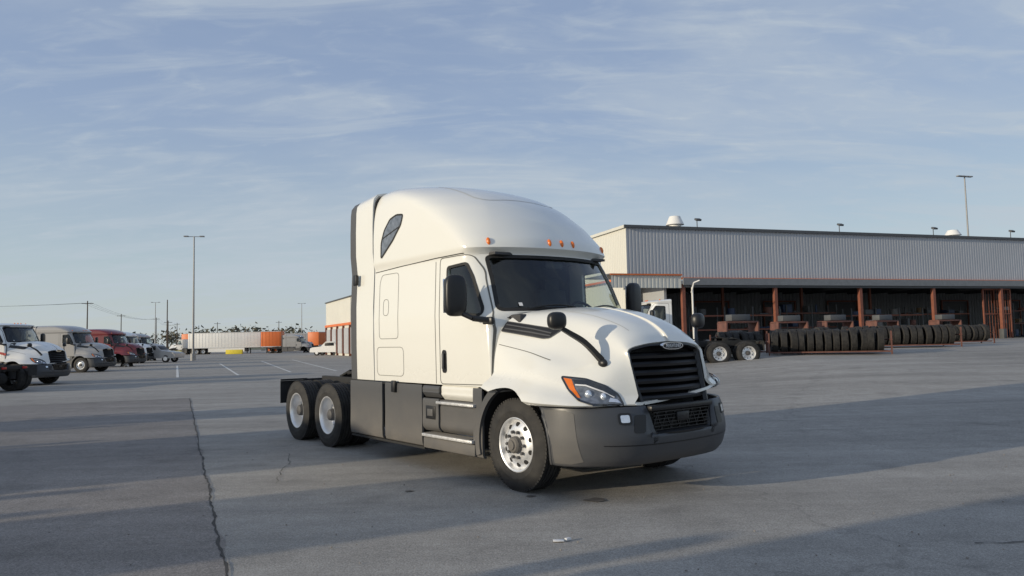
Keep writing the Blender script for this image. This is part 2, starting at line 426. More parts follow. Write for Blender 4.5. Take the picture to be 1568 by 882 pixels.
    wsb=[(-.16,0,1.99),(-.20,.4,1.99),(-.36,.8,1.99),(-.52,1.05,1.99)]
    A=np.array([[(x,-y,z) for x,y,z in r[::-1]]+list(r[1:]) for r in (top,wsb)]); A=cr(A,4,1)
    grid_obj('cowl',A,M['flat'],T,(0,0,1),0)
    for y0 in (-.75,.12):
        p=[proj(bb,'F',y0+.62*t,2.02+.07*t*(1-t)*2+.02*t,.03) for t in np.linspace(0,1,8)]
        tube('wiper_arm',p,.011,M['black'],T,6)
    for md in 'RL':
        sv=rounded([(-.38,1.885),(-.38,1.77),(.16,1.675),(.24,1.68),(.34,1.765)],.025)
        patch('hood_vent',sv,md,hb,.006,M['black'],T,.04)
        for zz in (0,.045):
            strip('hood_vent_bar',[(-.35,1.80+zz),(.0,1.745+zz*.9),(.24,1.70+zz*.7)],md,hb,.012,M['plastic'],T,.014)
        strip('hood_vent_frame',sv,md,hb,.010,M['plastic'],T,.010,True)
        strip('hood_seam',[(-.36,1.62),(.1,1.52),(.42,1.44)],md,hb,.003,M['seam'],T,.007)
        dm='D'+md
        D=-.03
        hl=rounded([(-.31,1.30+D),(-.05,1.275+D),(.15,1.205+D),(.27,1.12+D),(.325,1.01+D),(.0,1.03+D),(-.13,1.07+D),(-.23,1.16+D)],.025)
        patch('headlight_housing',hl,dm,hb,.006,M['lamp'],T,.03)
        strip('headlight_edge',hl,dm,hb,.009,M['lampk'],T,.018,True)
        patch('headlight_turn_signal',[(-.285,1.285+D),(-.20,1.272+D),(-.16,1.17+D),(-.11,1.085+D),(-.14,1.09+D),(-.22,1.175+D)],dm,hb,.013,M['amber'],T,.03)
        patch('headlight_brow',[(-.19,1.272+D),(-.05,1.262+D),(.14,1.195+D),(.25,1.12+D),(.24,1.09+D),(.12,1.155+D),(-.05,1.215+D),(-.165,1.22+D)],dm,hb,.012,M['lampk'],T,.02)
        strip('headlight_drl',[(-.16,1.215+D),(-.05,1.208+D),(.12,1.148+D),(.23,1.085+D)],dm,hb,.016,M['sticker'],T,.014)
        for (h,z,r) in ((-.03,1.12+D,.055),(.12,1.095+D,.048)):
            cpt=proj(hb,dm,h,z,.0); ellipsoid('headlight_projector',cpt,(r*.7,r*.7,r),M['lampw'],T)
        patch('headlight_lower',[(.17,1.045+D),(.19,1.085+D),(.26,1.065+D),(.295,1.035+D)],dm,hb,.012,M['lampw'],T,.03)
    # ---- bumper
    def brow(z,o):
        b=[(1.33,0),(1.325,-.3),(1.29,-.62),(1.20,-.86),(1.05,-1.04),(.86,-1.165),(.68,-1.225),(.44,-1.24)]
        return [(x+o*(1 if i<5 else .3),y-o*(.3 if i>4 else 0),z) for i,(x,y) in enumerate(b)]
    Bc=np.array([brow(.965,0),brow(.90,.03),brow(.78,.055),brow(.64,.075),brow(.52,.05),brow(.43,.01),brow(.36,-.06)])
    Bc=np.concatenate([Bc[:,::-1],(Bc*np.array([1,-1,1]))[:,1:]],axis=1)
    Bg=cr(cr(Bc,5,1),4,0)
    # open the grille gap by splitting the sheet: keep the skin outside |y|<hw(z) above z=.67
    def hw(z): return float(np.interp(z,[.66,.70,.95,.97],[.44,.475,.525,.53]))
    ri,ci,_=Bg.shape
    Bg2=Bg.copy()
    Vb=[tuple(v) for v in Bg2.reshape(-1,3)]
    Fb=orient(Vb,grid_faces(ri,ci),(.3,0,.6))
    bu=BVHTree.FromPolygons([Vector(v) for v in Vb],Fb)
    def bcut(p): # (inside opening?)
        return p[2]>.672 and abs(p[1])<hw(p[2]) and p[0]>1
    # snap columns to the opening edges so that the outline is clean
    cols_y=[Bg2[0,j,1] for j in range(ci)]
    jl=min(range(ci),key=lambda j:abs(cols_y[j]+.53)); jr=min(range(ci),key=lambda j:abs(cols_y[j]-.53))
    for i in range(ri):
        z=Bg2[i,jl,2]
        if z>.6:
            for j,sg in ((jl,-1),(jr,1)):
                y=sg*hw(z); t=proj(bu,'F',y,z,0); Bg2[i,j]=(t.x,y,z)
    irow=min(range(ri),key=lambda i:abs(Bg2[i,ci//2,2]-.67))
    Fk=[]
    for i in range(ri-1):
        for j in range(ci-1):
            if i<irow and jl<=j<jr: continue
            f=(i*ci+j,i*ci+j+1,(i+1)*ci+j+1,(i+1)*ci+j)
            c=Bg2[[i,i,i+1,i+1],[j,j+1,j+1,j]].mean(0)
            Fk.append(f)
    # arch: pull vertices that fall inside the wheel circle onto it (x direction)
    for i in range(ri):
        for j in range(ci):
            x,y,z=Bg2[i,j]
            if abs(y)>1.0:
                dz=z-.51; rr_=.635**2-dz*dz
                xa=math.sqrt(max(rr_,0))
                if x<xa: Bg2[i,j,0]=xa+.0005*abs(j-ci//2)*0
    Vk=[tuple(v) for v in Bg2.reshape(-1,3)]
    Fk=orient(Vk,Fk,(.3,0,.6))
    bo=mobj('bumper',Vk,Fk,M['bumper'],T,ang=50)
    md_s=bo.modifiers.new('s','SOLIDIFY'); md_s.thickness=.03; md_s.offset=-1
    for md in 'RL':
        s=-1 if md=='R' else 1
        patch('bumper_side_cap',[(.53,.935),(.80,.935),(.90,.90),(.97,.42),(.85,.39),(.66,.39),(.66,.56),(.61,.74)],md,bu,.004,M['plastic'],T,.05)
        patch('fog_light',rounded([(s*.80-.045,.81),(s*.80+.045,.81),(s*.80+.045,.885),(s*.80-.045,.885)],.02),'F',bu,.008,M['lampw'],T,.03)
        strip('fog_light_bezel',rounded([(s*.80-.055,.80),(s*.80+.055,.80),(s*.80+.055,.895),(s*.80-.055,.895)],.02),'F',bu,.010,M['black'],T,.02,True)
        patch('bumper_pocket',rounded([(s*.66-.07,.70),(s*.66+.06,.70),(s*.62+.06,.88),(s*.64-.06,.88)],.03),'F',bu,.006,M['black'],T,.03)
    strip('bumper_crease',[(-1.0,.585),(-.5,.575),(0,.57),(.5,.575),(1.0,.585)],'F',bu,.003,M['black'],T,.010)  # thin black strip paints the shade of a bumper fold
    # ---- grille
    box('grille_back',(1.02,0,1.12),(.06,1.2,.98),M['flat'],T)
    fr=[(-.605,1.545),(-.36,1.59),(0,1.605),(.36,1.59),(.605,1.545),(.58,1.2),(.548,.97),(.485,.665),(-.485,.665),(-.548,.97),(-.58,1.2)]
    def gx(y,z):
        b=float(np.interp(z,[.66,.97,1.2,1.6],[1.40,1.335,1.275,1.195]))
        return b-.09*(abs(y)/.6)**2
    fp=rounded(fr,.05); 
    f2=[]
    for i in range(len(fp)):
        a=Vector(fp[i]);b=Vector(fp[(i+1)%len(fp)]);kk=max(1,int((b-a).length/.06))
        for j in range(kk): f2.append(tuple(a.lerp(b,j/kk)))
    fp=f2;n=len(fp); V=[];F=[]
    for y,z in fp:
        sy=y*.895; sz=1.135+(z-1.135)*.93
        x=gx(y,z)
        V+= [(x-.05,y*1.03,z+.004),(x+.022,y*1.0,z),(x+.03,(y+sy)/2,(z+sz)/2),(x-.0,sy,sz),(x-.14,sy,sz)]
    for i in range(n):
        j=(i+1)%n
        for kk in range(4): F.append((5*i+kk,5*i+kk+1,5*j+kk+1,5*j+kk))
    mobj('grille_frame',V,orient(V,F,(.9,0,1.1)),M['black'],T,ang=30)
    for zc in np.linspace(1.46,1.02,6):
        hw_=.56*(.88+.12*(zc-.7)/.85)
        V=[];F=[]
        for y in np.linspace(-hw_,hw_,17):
            x=gx(y,zc)-.015
            V+=[(x-.13,y,zc+.05),(x-.02,y,zc+.034),(x+.008,y,zc+.012),(x-.0,y,zc-.016),(x-.10,y,zc-.04)]
        for i in range(16):
            for kk in range(4): F.append((5*i+kk,5*i+kk+1,5*i+6+kk,5*i+5+kk))
        mobj('grille_louver',V,orient(V,F,(.9,0,zc)),M['black'],T,ang=25)
    bm=bmesh.new()
    for i in range(13): bm_box(bm,(1.335,-.43+.0717*i,.80),(.02,.010,.22),Matrix.Rotation(R(28 if i%2 else -28),3,'X'))
    for i in range(6): bm_box(bm,(1.34,0,.71+.036*i),(.024,.90,.009))
    bm_box(bm,(1.325,0,.935),(.10,1.02,.055),None,.015)
    bm_box(bm,(1.22,0,.80),(.02,.95,.3))
    bm_obj('lower_grille_mesh',bm,M['black'],T)
    box('front_radar_cover',(1.355,0,.83),(.03,.20,.09),M['black'],T,.01)
    # badge
    ell=[(.19*math.cos(a)*(abs(math.cos(a))**-.25 if abs(math.cos(a))>.01 else 1),.040*math.sin(a)) for a in np.linspace(0,2*math.pi,32,endpoint=False)]
    for sc_,x_,m_ in ((1.0,1.262,M['chrome']),(.90,1.266,M['black'])):
        V=[(x_-.04,sc_*a*.90,1.572+sc_*b*(1 if sc_==1 else .92)) for a,b in ell]+[(x_,sc_*a*.90,1.572+sc_*b*(1 if sc_==1 else .92)) for a,b in ell]
        nn=len(ell); F=[tuple(range(nn,2*nn))]+[(i,(i+1)%nn,nn+(i+1)%nn,nn+i) for i in range(nn)]
        mobj('badge_plate',V,F,m_,T,smooth=False)
    if kind=='high':
        cu=bpy.data.curves.new('badge_text','FONT'); cu.body='FREIGHTLINER'; cu.size=.056; cu.extrude=.002; cu.align_x='CENTER'; cu.align_y='CENTER'; cu.materials.append(M['sticker'])
        t=link(bpy.data.objects.new('badge_text',cu),T); t.location=(1.270,0,1.572); t.rotation_euler=(R(90),0,R(90)); t.scale=(.68,1,1)
    # ---- wheel wells
    for s in (-1,1):
        V=[]
        for i in range(25):
            a=R(-10+200*i/24)
            for y in (1.18,.62): V.append((.655*math.cos(a),s*y,.51+.655*math.sin(a)))
        F=[(2*i,2*i+1,2*i+3,2*i+2) for i in range(24)]
        mobj('wheel_liner',V,F,M['flat'],T)
        V=[];F=[]
        for i in range(21):
            a=R(62+133*i/20)
            tt=min(1,i/6)
            for r,y in ((.632,1.20),(.632,1.252),(.64+.075*tt,1.250),(.64+.08*tt,1.20)): V.append((r*math.cos(a),s*y,.51+r*math.sin(a)))
        F=[(4*i+kk,4*i+kk+1,4*i+5+kk,4*i+4+kk) for i in range(20) for kk in range(3)]
        mobj('fender_trim',V,orient(V,F,(0,s*.8,.51)),M['plastic'],T)
    # ---- mirrors
    for s in (-1,1):
        ellipsoid('door_mirror',(-.67,s*1.53,2.20),(.075,.135,.245),M['black'],T,Matrix.Rotation(s*R(12),3,'Z'),p=3.6)
        box('door_mirror_glass',(-.75,s*1.53,2.20),(.012,.21,.40),M['chrome'],T,.005,Matrix.Rotation(s*R(12),3,'Z'))
        cyls('door_mirror_arm',[((-.45,s*1.18,1.90),(-.54,s*1.38,1.93),.035),((-.54,s*1.38,1.93),(-.65,s*1.48,2.0),.030)],M['black'],T)
        box('mirror_base',(-.48,s*1.20,1.90),(.16,.05,.09),M['black'],T,.02,Matrix.Rotation(s*R(-8),3,'Z'))
        ellipsoid('hood_mirror',(.70,s*1.18,1.86),(.07,.105,.095),M['black'],T,Matrix.Rotation(s*R(12),3,'Z'),p=2.8)
        b0=proj(hb,'T',.98,s*.80,.0)
        pts=[Vector((.70,s*1.16,1.80)),Vector((.76,s*1.06,1.73)),Vector((.86,s*.93,1.62)),b0+Vector((0,0,.02))]
        V=[];F=[]
        P2=cr(np.array([tuple(p) for p in pts]),5)
        for i,p in enumerate(P2):
            w=.022+.016*i/len(P2)
            for dx,dz in ((-w*.7,-w),(w*.7,-w),(w*.7,w),(-w*.7,w)): V.append((p[0]+dx,p[1],p[2]+dz))
        for i in range(len(P2)-1):
            for kk in range(4): F.append((4*i+kk,4*i+(kk+1)%4,4*i+4+(kk+1)%4,4*i+4+kk))
        F.append((0,1,2,3)); L_=4*(len(P2)-1); F.append((L_,L_+1,L_+2,L_+3))
        mobj('hood_mirror_arm',V,orient(V,F,tuple(P2[7])),M['black'],T,ang=50)
        ellipsoid('hood_mirror_foot',b0,(.06,.04,.05),M['black'],T)
    # ---- skirts and steps
    xe={'high':-4.0,'mid':-4.0,'day':-2.5}[kind]
    for s in (-1,1):
        def skirt(nm,x0,x1,z0,z1,m,y=1.235):
            n=9;A=[]
            for z in (z1+.0,z1-.03,(z0+z1)/2,z0+.06,z0):
                yo={z1:y-.02,z0:y-.05}.get(z,y)
                A.append([(x0+(x1-x0)*i/(n-1),s*yo,z) for i in range(n)])
            g,_=grid_obj(nm,cr(np.array(A),3,0),m,T,((x0+x1)/2,0,.7),.03); apply(g)
        skirt('chassis_skirt_rear',xe,min(-2.92,xe+1) if kind!='day' else -2.0,.30,1.10,M['plastic'])
        if kind!='day': skirt('chassis_skirt_mid',-2.905,-1.915,.30,1.10,M['plastic'],1.24)
        skirt('step_panel_upper',-1.5,-.72,.93,1.115,P,1.20)
        skirt('step_panel_top_rear',-1.9,-1.51,.95,1.10,M['plastic'],1.235)
        skirt('step_panel_rear',-1.90,-1.52,.52,.94,M['plastic'],1.238)
        skirt('step_panel_mid',-1.51,-.70,.52,.87,M['plastic'],1.215)
        skirt('fender_panel',-.78,-.60,.28,1.10,M['plastic'],1.225)
        box('upper_step',(-1.13,s*1.19,.895),(.82,.16,.035),M['alu2'],T,.008)
        boxes('upper_step_grip',[((-1.13,s*(1.13+.03*i),.917),(.74,.010,.012)) for i in range(4)],M['plastic'],T)
        box('lower_step',(-1.30,s*1.20,.47),(1.12,.17,.04),M['alu2'],T,.008)
        boxes('lower_step_grip',[((-1.30,s*(1.13+.035*i),.496),(1.02,.012,.012)) for i in range(5)],M['plastic'],T)
        box('lower_step_body',(-1.30,s*1.17,.37),(1.16,.17,.15),M['plastic'],T,.03)
        box('def_tank_door',(-1.70,s*1.243,.76),(.22,.012,.17),M['black'],T,.004)
        box('def_tank_plate',(-1.70,s*1.252,.76),(.13,.008,.09),M['plastic'],T,.003)
        box('skirt_latch',(-2.62,s*1.262,1.06),(.10,.04,.16),M['black'],T,.012)
        box('skirt_trim',(xe/2-.95,s*1.20,.285),(abs(xe)-1.9,.03,.03),M['seamk'],T)
    # ---- chassis
    xr=ax[1]-.62
    bl=[]
    for s in (-1,1): bl.append(((( -0.6+xr)/2,s*.43,.93),(abs(xr+.6),.09,.27)))
    for x in (ax[0]+.75,(ax[0]+ax[1])/2,ax[1]-.5): bl.append(((x,0,.93),(.12,.8,.2)))
    boxes('frame_rails',bl,M['flat'],T,.01)
    boxes('underbody',[((.2,0,.82),(1.6,.9,.72)),(((xe)/2-.3,0,.80),(abs(xe)-.8,2.0,.56)),((-.7,0,1.1),(.4,2.1,.5))],M['flat'],T,.03)
    cyls('axles',[((0,-1.0,.51),(0,1.0,.51),.06),((ax[0],-1.0,.51),(ax[0],1.0,.51),.09),((ax[1],-1.0,.51),(ax[1],1.0,.51),.09),
        ((ax[0],-.2,.51),(ax[0],.2,.51),.24),((ax[1],-.2,.51),(ax[1],.2,.51),.24)],M['flat'],T,16)
    mx=(ax[0]+ax[1])/2
    cyls('air_springs',[((a-.25,s*.43,.5),(a-.25,s*.43,.82),.13) for a in ax for s in (-1,1)],M['flat'],T,14)
    fw=[]
    fw.append(((mx+.1,0,1.17),(.75,.86,.05),Matrix.Rotation(R(-6),3,'Y')))
    for s in (-1,1):
        fw.append(((mx-.42,s*.26,1.12),(.42,.30,.04),Matrix.Rotation(R(-16),3,'Y')))
        fw.append(((mx+.1,s*.40,1.10),(.25,.1,.14)))
        fw.append(((xr-.02,s*.62,1.0),(.04,.40,.05)))
    fw.append(((xr-.01,0,.95),(.05,1.5,.12)))
    fw.append(((xe-.05,0,1.14),(.9,1.0,.05)))
    boxes('fifth_wheel',fw,M['flat'],T,.01)
    for s in (-1,1):
        boxes('mud_flap_bracket',[((xr-.04,s*1.0,1.02),(.03,.5,.03)),((xr-.06,s*1.0,.80),(.012,.5,.40))],M['flat'],T)
        box('tail_lamp',(xr-.06,s*.55,.95),(.03,.25,.09),mat('tail_red',(.4,.01,.01),.3),T,.01)
    for s in (-1,1):
        wheel('steer',(0,s*1.075,.51),s,T,'steer')
        for a in ax: wheel('drive',(a,s*1.085,.51),s,T,'drive')
    # ---- interior
    bl=[((-.40,0,1.80),(.42,1.9,.34)),((-.34,-.0,1.93),(.25,1.5,.10)),((-1.0,0,1.22),(1.3,2.2,.06))]
    for y in (-.62,.62): 
        bl+=[((-1.12,y,1.62),(.52,.52,.16)),((-1.38,y,2.0),(.14,.50,.72),Matrix.Rotation(R(-10),3,'Y')),((-1.43,y,2.42),(.10,.28,.2))]
    boxes('cab_interior',bl,M['seat'],T,.03)
    box('curtain_wall',(-1.58 if kind!='day' else -1.52,0,2.0),(.03,2.25,1.6),M['seat'],T)
    box('cab_headliner',(-1.05,0,2.735),(.8,1.9,.03),M['seat'],T)
    V,F=lathe_data([(.22+.018*math.cos(a),.018*math.sin(a)) for a in np.linspace(0,2*math.pi,9)],32)
    sw_=mobj('steering_wheel',V,F,M['black'],T)
    sw_.matrix_local=Matrix.Translation((-.72,.62,1.98))@Matrix.Rotation(R(55),4,'Y')@Matrix.Rotation(R(90),4,'X')
    box('interior_mirror_unit',(-.66,0,2.62),(.06,.30,.10),M['black'],T,.02)
    patch('inspection_sticker',[(-.83,2.07),(-.79,2.07),(-.79,2.11),(-.83,2.11)],'F',bb,.006,M['sticker'],T)
    return T
def dup(src,name,loc,rz,pm=None,base=M['paint']):
    e=empty(name,loc,rz)
    for c in src.children:
        n=bpy.data.objects.new(c.name.split('.')[0],c.data); S.collection.objects.link(n); n.parent=e
        n.matrix_local=c.matrix_local.copy()
        for md in c.modifiers:
            m2=n.modifiers.new('s','SOLIDIFY'); m2.thickness=md.thickness; m2.offset=md.offset
        if pm is not None:
            for i,sl in enumerate(n.material_slots):
                if sl.material==base: sl.link='OBJECT'; sl.material=pm
    return e

# ---------------------------------------------------------------- terrain
def ss(a,b,x):
    t=min(1,max(0,(x-a)/(b-a))); return t*t*(3-2*t)
def gz(x,y): return .85*ss(1,13,x)*ss(9,42,y)

hero=make_truck('semi_truck','high',M['paint'])
hero.location=(.95,9.03,0); hero.rotation_euler=(0,0,R(-51.5))
day=make_truck('parked_day_cab_truck','day',M['paint_w2'])
mid=make_truck('parked_sleeper_truck','mid',M['paint_gray'])
day.location=(-22.7,35,0); day.rotation_euler=(0,0,R(-4))
mid.location=(-29.6,52,0); mid.rotation_euler=(0,0,R(-4))
sb=[]
for i in range(10):
    t=i/9; sb.append(((-1.45+1.0*t,-1.236,1.45+.10*math.sin(t*3)),(.13,.01,.05+.05*t)))
boxes('door_stripe',sb,mat('red_decal',(.45,.03,.02),.4),day)
dup(mid,'parked_sleeper_truck',(-33.4,64,0),R(-4),M['paint_maroon'],M['paint_gray'])
dup(mid,'parked_sleeper_truck',(-38.5,76,0),R(-4),M['paint_w2'],M['paint_gray'])
dup(mid,'parked_sleeper_truck',(-43.0,88,0),R(-4),M['paint_gray'],M['paint_gray'])
dup(day,'parked_day_cab_truck',(-25.4,29.8,0),R(176))
dup(day,'parked_day_cab_truck',(5.2,33,gz(7,33)),R(183))
dup(mid,'parked_sleeper_truck',(-37.5,134,0),R(-2),None)
# unseen trucks added out of frame, turned along the sun to throw shadow bands
PH=64
u=Vector((math.sin(R(PH)),math.cos(R(PH)))); nv=Vector((-math.cos(R(PH)),math.sin(R(PH))))
for c,uu in ((3.4,-6.5),(7.55,-11.6),(11.7,-11.2),(13.9,-11.6),(19.6,-11)):
    p=u*uu+nv*c
    dup(hero,'shadow_caster_truck',(p.x,p.y,0),R(90-PH),M['paint_w2'])

# ---------------------------------------------------------------- ground
xs=[-3000,-1200,-500,-250,-120]+list(np.arange(-80,80.1,4))+[120,250,500,1200,3000]
xs=sorted(set(list(xs)+list(np.arange(-2,16,1.0))))
ys=[-500,-100,-40]+list(np.arange(-20,80,2))+[90,110,140,200,300,500,900,1600,3500]
V=[(x,y,gz(x,y)) for x in xs for y in ys]
F=[tuple(reversed(f)) for f in grid_faces(len(xs),len(ys))]
def groundmat(name,base,spread,stain):
    m=bpy.data.materials.new(name); m.use_nodes=True; nt=m.node_tree; N=nt.nodes; L=nt.links; b=N['Principled BSDF']
    tc=N.new('ShaderNodeTexCoord')
    def noise(sc,det=6,rough=.6,sx=1,sy=1,rot=0):
        mp=N.new('ShaderNodeMapping'); mp.inputs['Scale'].default_value=(sx,sy,1); mp.inputs['Rotation'].default_value=(0,0,rot); L.new(tc.outputs['Object'],mp.inputs['Vector'])
        n=N.new('ShaderNodeTexNoise'); n.inputs['Scale'].default_value=sc; n.inputs['Detail'].default_value=det; n.inputs['Roughness'].default_value=rough
        L.new(mp.outputs[0],n.inputs['Vector']); return n
    def ramp(src,p0,c0,p1,c1):
        r=N.new('ShaderNodeValToRGB'); r.color_ramp.elements[0].position=p0; r.color_ramp.elements[1].position=p1
        r.color_ramp.elements[0].color=(c0,c0,c0,1); r.color_ramp.elements[1].color=(c1,c1,c1,1); L.new(src,r.inputs['Fac']); return r
    def mul(a,bb):
        x=N.new('ShaderNodeMix'); x.data_type='RGBA'; x.blend_type='MULTIPLY'; x.inputs[0].default_value=1; L.new(a,x.inputs[6]); L.new(bb,x.inputs[7]); return x.outputs[2]
    big=ramp(noise(.12,5,.6).outputs[0],.3,1-spread,.7,1+spread)
    drag=ramp(noise(.5,4,.6,.18,1.6,R(-24)).outputs[0],.35,.80,.65,1.0)
    drag2=ramp(noise(1.3,4,.6,.12,2.0,R(52)).outputs[0],.35,.87,.65,1.0)
    medn=ramp(noise(2.2,6,.7).outputs[0],.35,.82,.7,1.0)
    fine0=ramp(noise(16,4,.8).outputs[0],.3,.74,.7,1.0)
    fine=ramp(noise(55,3,.8).outputs[0],.33,.48,.67,1.0)
    fine2=ramp(noise(170,2,.8).outputs[0],.33,.55,.67,1.0)
    st=ramp(noise(.9,3,.5).outputs[0],.30,1-stain,.40,1.0)
    rgb=N.new('ShaderNodeRGB'); rgb.outputs[0].default_value=(*[v*2.3 for v in base],1)
    c=rgb.outputs[0]
    for k in (big,drag,drag2,medn,fine0,fine,fine2,st): c=mul(c,k.outputs[0])
    nn=noise(1.1,4,.6)
    mp=N.new('ShaderNodeMapping'); mp.inputs['Rotation'].default_value=(0,0,R(24)); L.new(tc.outputs['Object'],mp.inputs['Vector'])
    ad=N.new('ShaderNodeVectorMath'); ad.operation='MULTIPLY_ADD'; ad.inputs[1].default_value=(1.2,1.2,0); L.new(nn.outputs['Color'],ad.inputs[0]); L.new(mp.outputs[0],ad.inputs[2])
    vo=N.new('ShaderNodeTexVoronoi'); vo.feature='DISTANCE_TO_EDGE'; vo.inputs['Scale'].default_value=.11; L.new(ad.outputs[0],vo.inputs['Vector'])
    c=mul(c,ramp(vo.outputs['Distance'],.0004,.80,.0011,1.0).outputs[0])
    L.new(c,b.inputs['Base Color']); b.inputs['Roughness'].default_value=.88; b.inputs['Specular IOR Level'].default_value=.25
    bp=N.new('ShaderNodeBump'); bp.inputs['Strength'].default_value=.6; bp.inputs['Distance'].default_value=.006
    L.new(fine.outputs[0],bp.inputs['Height']); L.new(bp.outputs[0],b.inputs['Normal'])
    return m
GM=groundmat('worn_concrete_asphalt',(.375,.352,.318),.12,.16)
GL=groundmat('older_asphalt',(.285,.262,.242),.14,.2)
mobj('ground',V,F,GM,None)
d=Vector((-.412,.911)); s0=Vector((-2.21,5.70))-d*9
xsq=np.linspace(0,29,60)
V=[]
for i,t in enumerate(xsq):
    p=s0+d*t+Vector((.911,.412))*(.03*math.sin(t*2.1)+.02*math.sin(t*5.3))
    V.append((p.x,p.y,.004)); V.append((p.x-60*.93,p.y-60*.37,.004))
F=[(2*i,2*i+2,2*i+3,2*i+1) for i in range(len(xsq)-1)]
mobj('asphalt_pavement',V,F,GL,None)
ck=mat('tar_crack',(.055,.052,.048),.9,var=.3)
def crack(name,pts,w,z=.008,seed=1,amp=.05):
    rnd=random.Random(seed); P=[]
    for i in range(len(pts)-1):
        a=Vector(pts[i]);b=Vector(pts[i+1]);k=max(2,int((b-a).length/.09))
        for j in range(k): P.append(a.lerp(b,j/k))
    P.append(Vector(pts[-1])); V=[];o=0
    for i,p in enumerate(P):
        t=(P[min(i+1,len(P)-1)]-P[max(i-1,0)]).normalized(); nn=Vector((-t.y,t.x)); o=o*.8+rnd.uniform(-amp,amp)*.5; ww=w*rnd.uniform(.2,1.3)
        for s in (-.5,.5):
            qv=p+nn*(o+s*ww); V.append((qv.x,qv.y,gz(qv.x,qv.y)+z))
    F=[(2*i,2*i+1,2*i+3,2*i+2) for i in range(len(P)-1)]
    return mobj(name,V,F,ck,None)
crack('pavement_seam_crack',[tuple(s0+d*t) for t in np.linspace(0,29,30)],.028,amp=.022)
crack('pavement_crack',[(-2.9,9.0),(-3.1,9.9),(-3.15,10.6),(-3.5,11.5)],.010,seed=4)
crack('pavement_crack',[(3.6,5.9),(4.1,6.0),(4.5,6.25),(5.6,6.5)],.016,seed=6,amp=.10)
crack('pavement_crack',[(-10.4,23.8),(-16,22.0),(-30,17)],.03,seed=9)
stn=mat('oil_stain',(.13,.12,.11),.6,var=.3,vscale=9)
for (x,y,r) in ((.82,7.75,.11),(.15,8.0,.05),(-1.2,8.4,.05)):
    V=[(x+r*(1+.25*math.sin(3*a+r*40))*math.cos(a),y+.8*r*(1+.2*math.cos(4*a))*math.sin(a),.009) for a in np.linspace(0,2*math.pi,24,endpoint=False)]
    mobj('oil_stain',V,[tuple(range(24))],stn,None)
boxes('litter_scrap',[((.34,6.22,.014),(.09,.05,.010)),((.42,6.25,.016),(.05,.03,.02),Matrix.Rotation(.6,3,'Z'))],M['sticker'],None,.003)
rs=[]
rr=random.Random(3)
for i in range(260):
    y=rr.uniform(3.5,16); x=rr.uniform(-.75,.75)*y*1.1; s=rr.uniform(.005,.014)
    rs.append(((x,y,gz(x,y)+.006+s*.3),(s,s*rr.uniform(.6,1),s*.7),Matrix.Rotation(rr.uniform(0,3),3,'Z')))
boxes('loose_gravel',rs,mat('gravel',(.24,.22,.2),.9,var=.4,vscale=30),None)
lm=mat('line_paint',(.62,.61,.57),.7,var=.12,vscale=3)
def line(a,b,w=.12,name='parking_line'):
    a=Vector(a);b=Vector(b);t=(b-a).normalized();n=Vector((-t.y,t.x))*w/2
    k=max(2,int((b-a).length/2)); V=[]
    for i in range(k+1):
        p=a.lerp(b,i/k)
        for s in(-1,1): qv=p+n*s; V.append((qv.x,qv.y,gz(qv.x,qv.y)+.008))
    F=[(2*i,2*i+1,2*i+3,2*i+2) for i in range(k)]
    mobj(name,V,F,lm,None)
for a,b in (((-17.9,39.5),(-28.5,62.8)),((-15.1,40.7),(-26.5,66.9)),((-13.1,43.6),(-25.1,73.8)),((-10.5,44),(-23,77)),((-16.3,38.5),(-13.2,39.8))): line(a,b,.14)

# ---------------------------------------------------------------- main workshop building
bang=math.atan2(.323,.946)
B=empty('truck_service_building',(8.9,56.7,.78),bang)
mw=mat('corrugated_gray',(.44,.45,.47),.5,var=.05,vscale=.3,metal=.1)
mwl=mat('corrugated_cream',(.64,.63,.57),.55,var=.05,vscale=.3)
md_=mat('dark_steel',(.085,.09,.095),.6,var=.1)
mcol=mat('red_oxide_column',(.22,.075,.045),.6,var=.15)
mrk=mat('rack_rust',(.14,.06,.045),.7,var=.3,vscale=3)
mfl=mat('shop_floor',(.16,.15,.145),.8,var=.1)
def corr(name,p0,p1,z0,z1,m,pitch=.3,dep=.05,parent=B):
    p0=Vector(p0);p1=Vector(p1);t=(p1-p0);L_=t.length;t.normalize();n=Vector((t.y,-t.x))
    V=[];k=int(L_/pitch)
    for j in range(k):
        for f,o in ((0,0),(.5,0),(.65,-dep),(.85,-dep)):
            p=p0+t*(j+f)*pitch+n*o
            V.append((p.x,p.y,z0));V.append((p.x,p.y,z1))
    V.append((p1.x,p1.y,z0));V.append((p1.x,p1.y,z1))
    n_=len(V)//2; F=[(2*i,2*i+2,2*i+3,2*i+1) for i in range(n_-1)]
    return mobj(name,V,F,m,parent,smooth=False)
Lb=75;Hz=9.4
corr('upper_wall_front',(0,0),(Lb,0),5.45,Hz,mw,.30,.03)
corr('upper_wall_end',(0,40),(0,0),5.45,Hz,mwl,.30,.03)
box('roof_slab',(Lb/2,20,Hz+.05),(Lb+.2,40.3,.12),md_,B)
box('roof_parapet_trim',(Lb/2,-.12,Hz+.02),(Lb+.4,.12,.22),md_,B)
box('roof_parapet_trim_end',(-.12,20,Hz+.02),(.12,40.3,.22),mwl,B)
box('orange_stripe',(Lb/2,-.12,5.38),(Lb,.18,.16),M['orange'],B)
box('orange_stripe_end',(-.12,18,5.38),(.18,36,.16),M['orange'],B)
corr('end_wall_lower',(0,40),(0,.0),0,5.3,mwl,.3,.03)
V=[(2.3,-4,4.85),(Lb,-4,4.85),(Lb,0.2,5.25),(2.3,.2,5.25),(2.3,-4,4.65),(Lb,-4,4.65),(Lb,.2,5.05),(2.3,.2,5.05)]
mobj('canopy_roof',V,[(0,1,2,3),(7,6,5,4),(0,4,5,1),(0,3,7,4),(1,5,6,2)],mw,B,smooth=False)
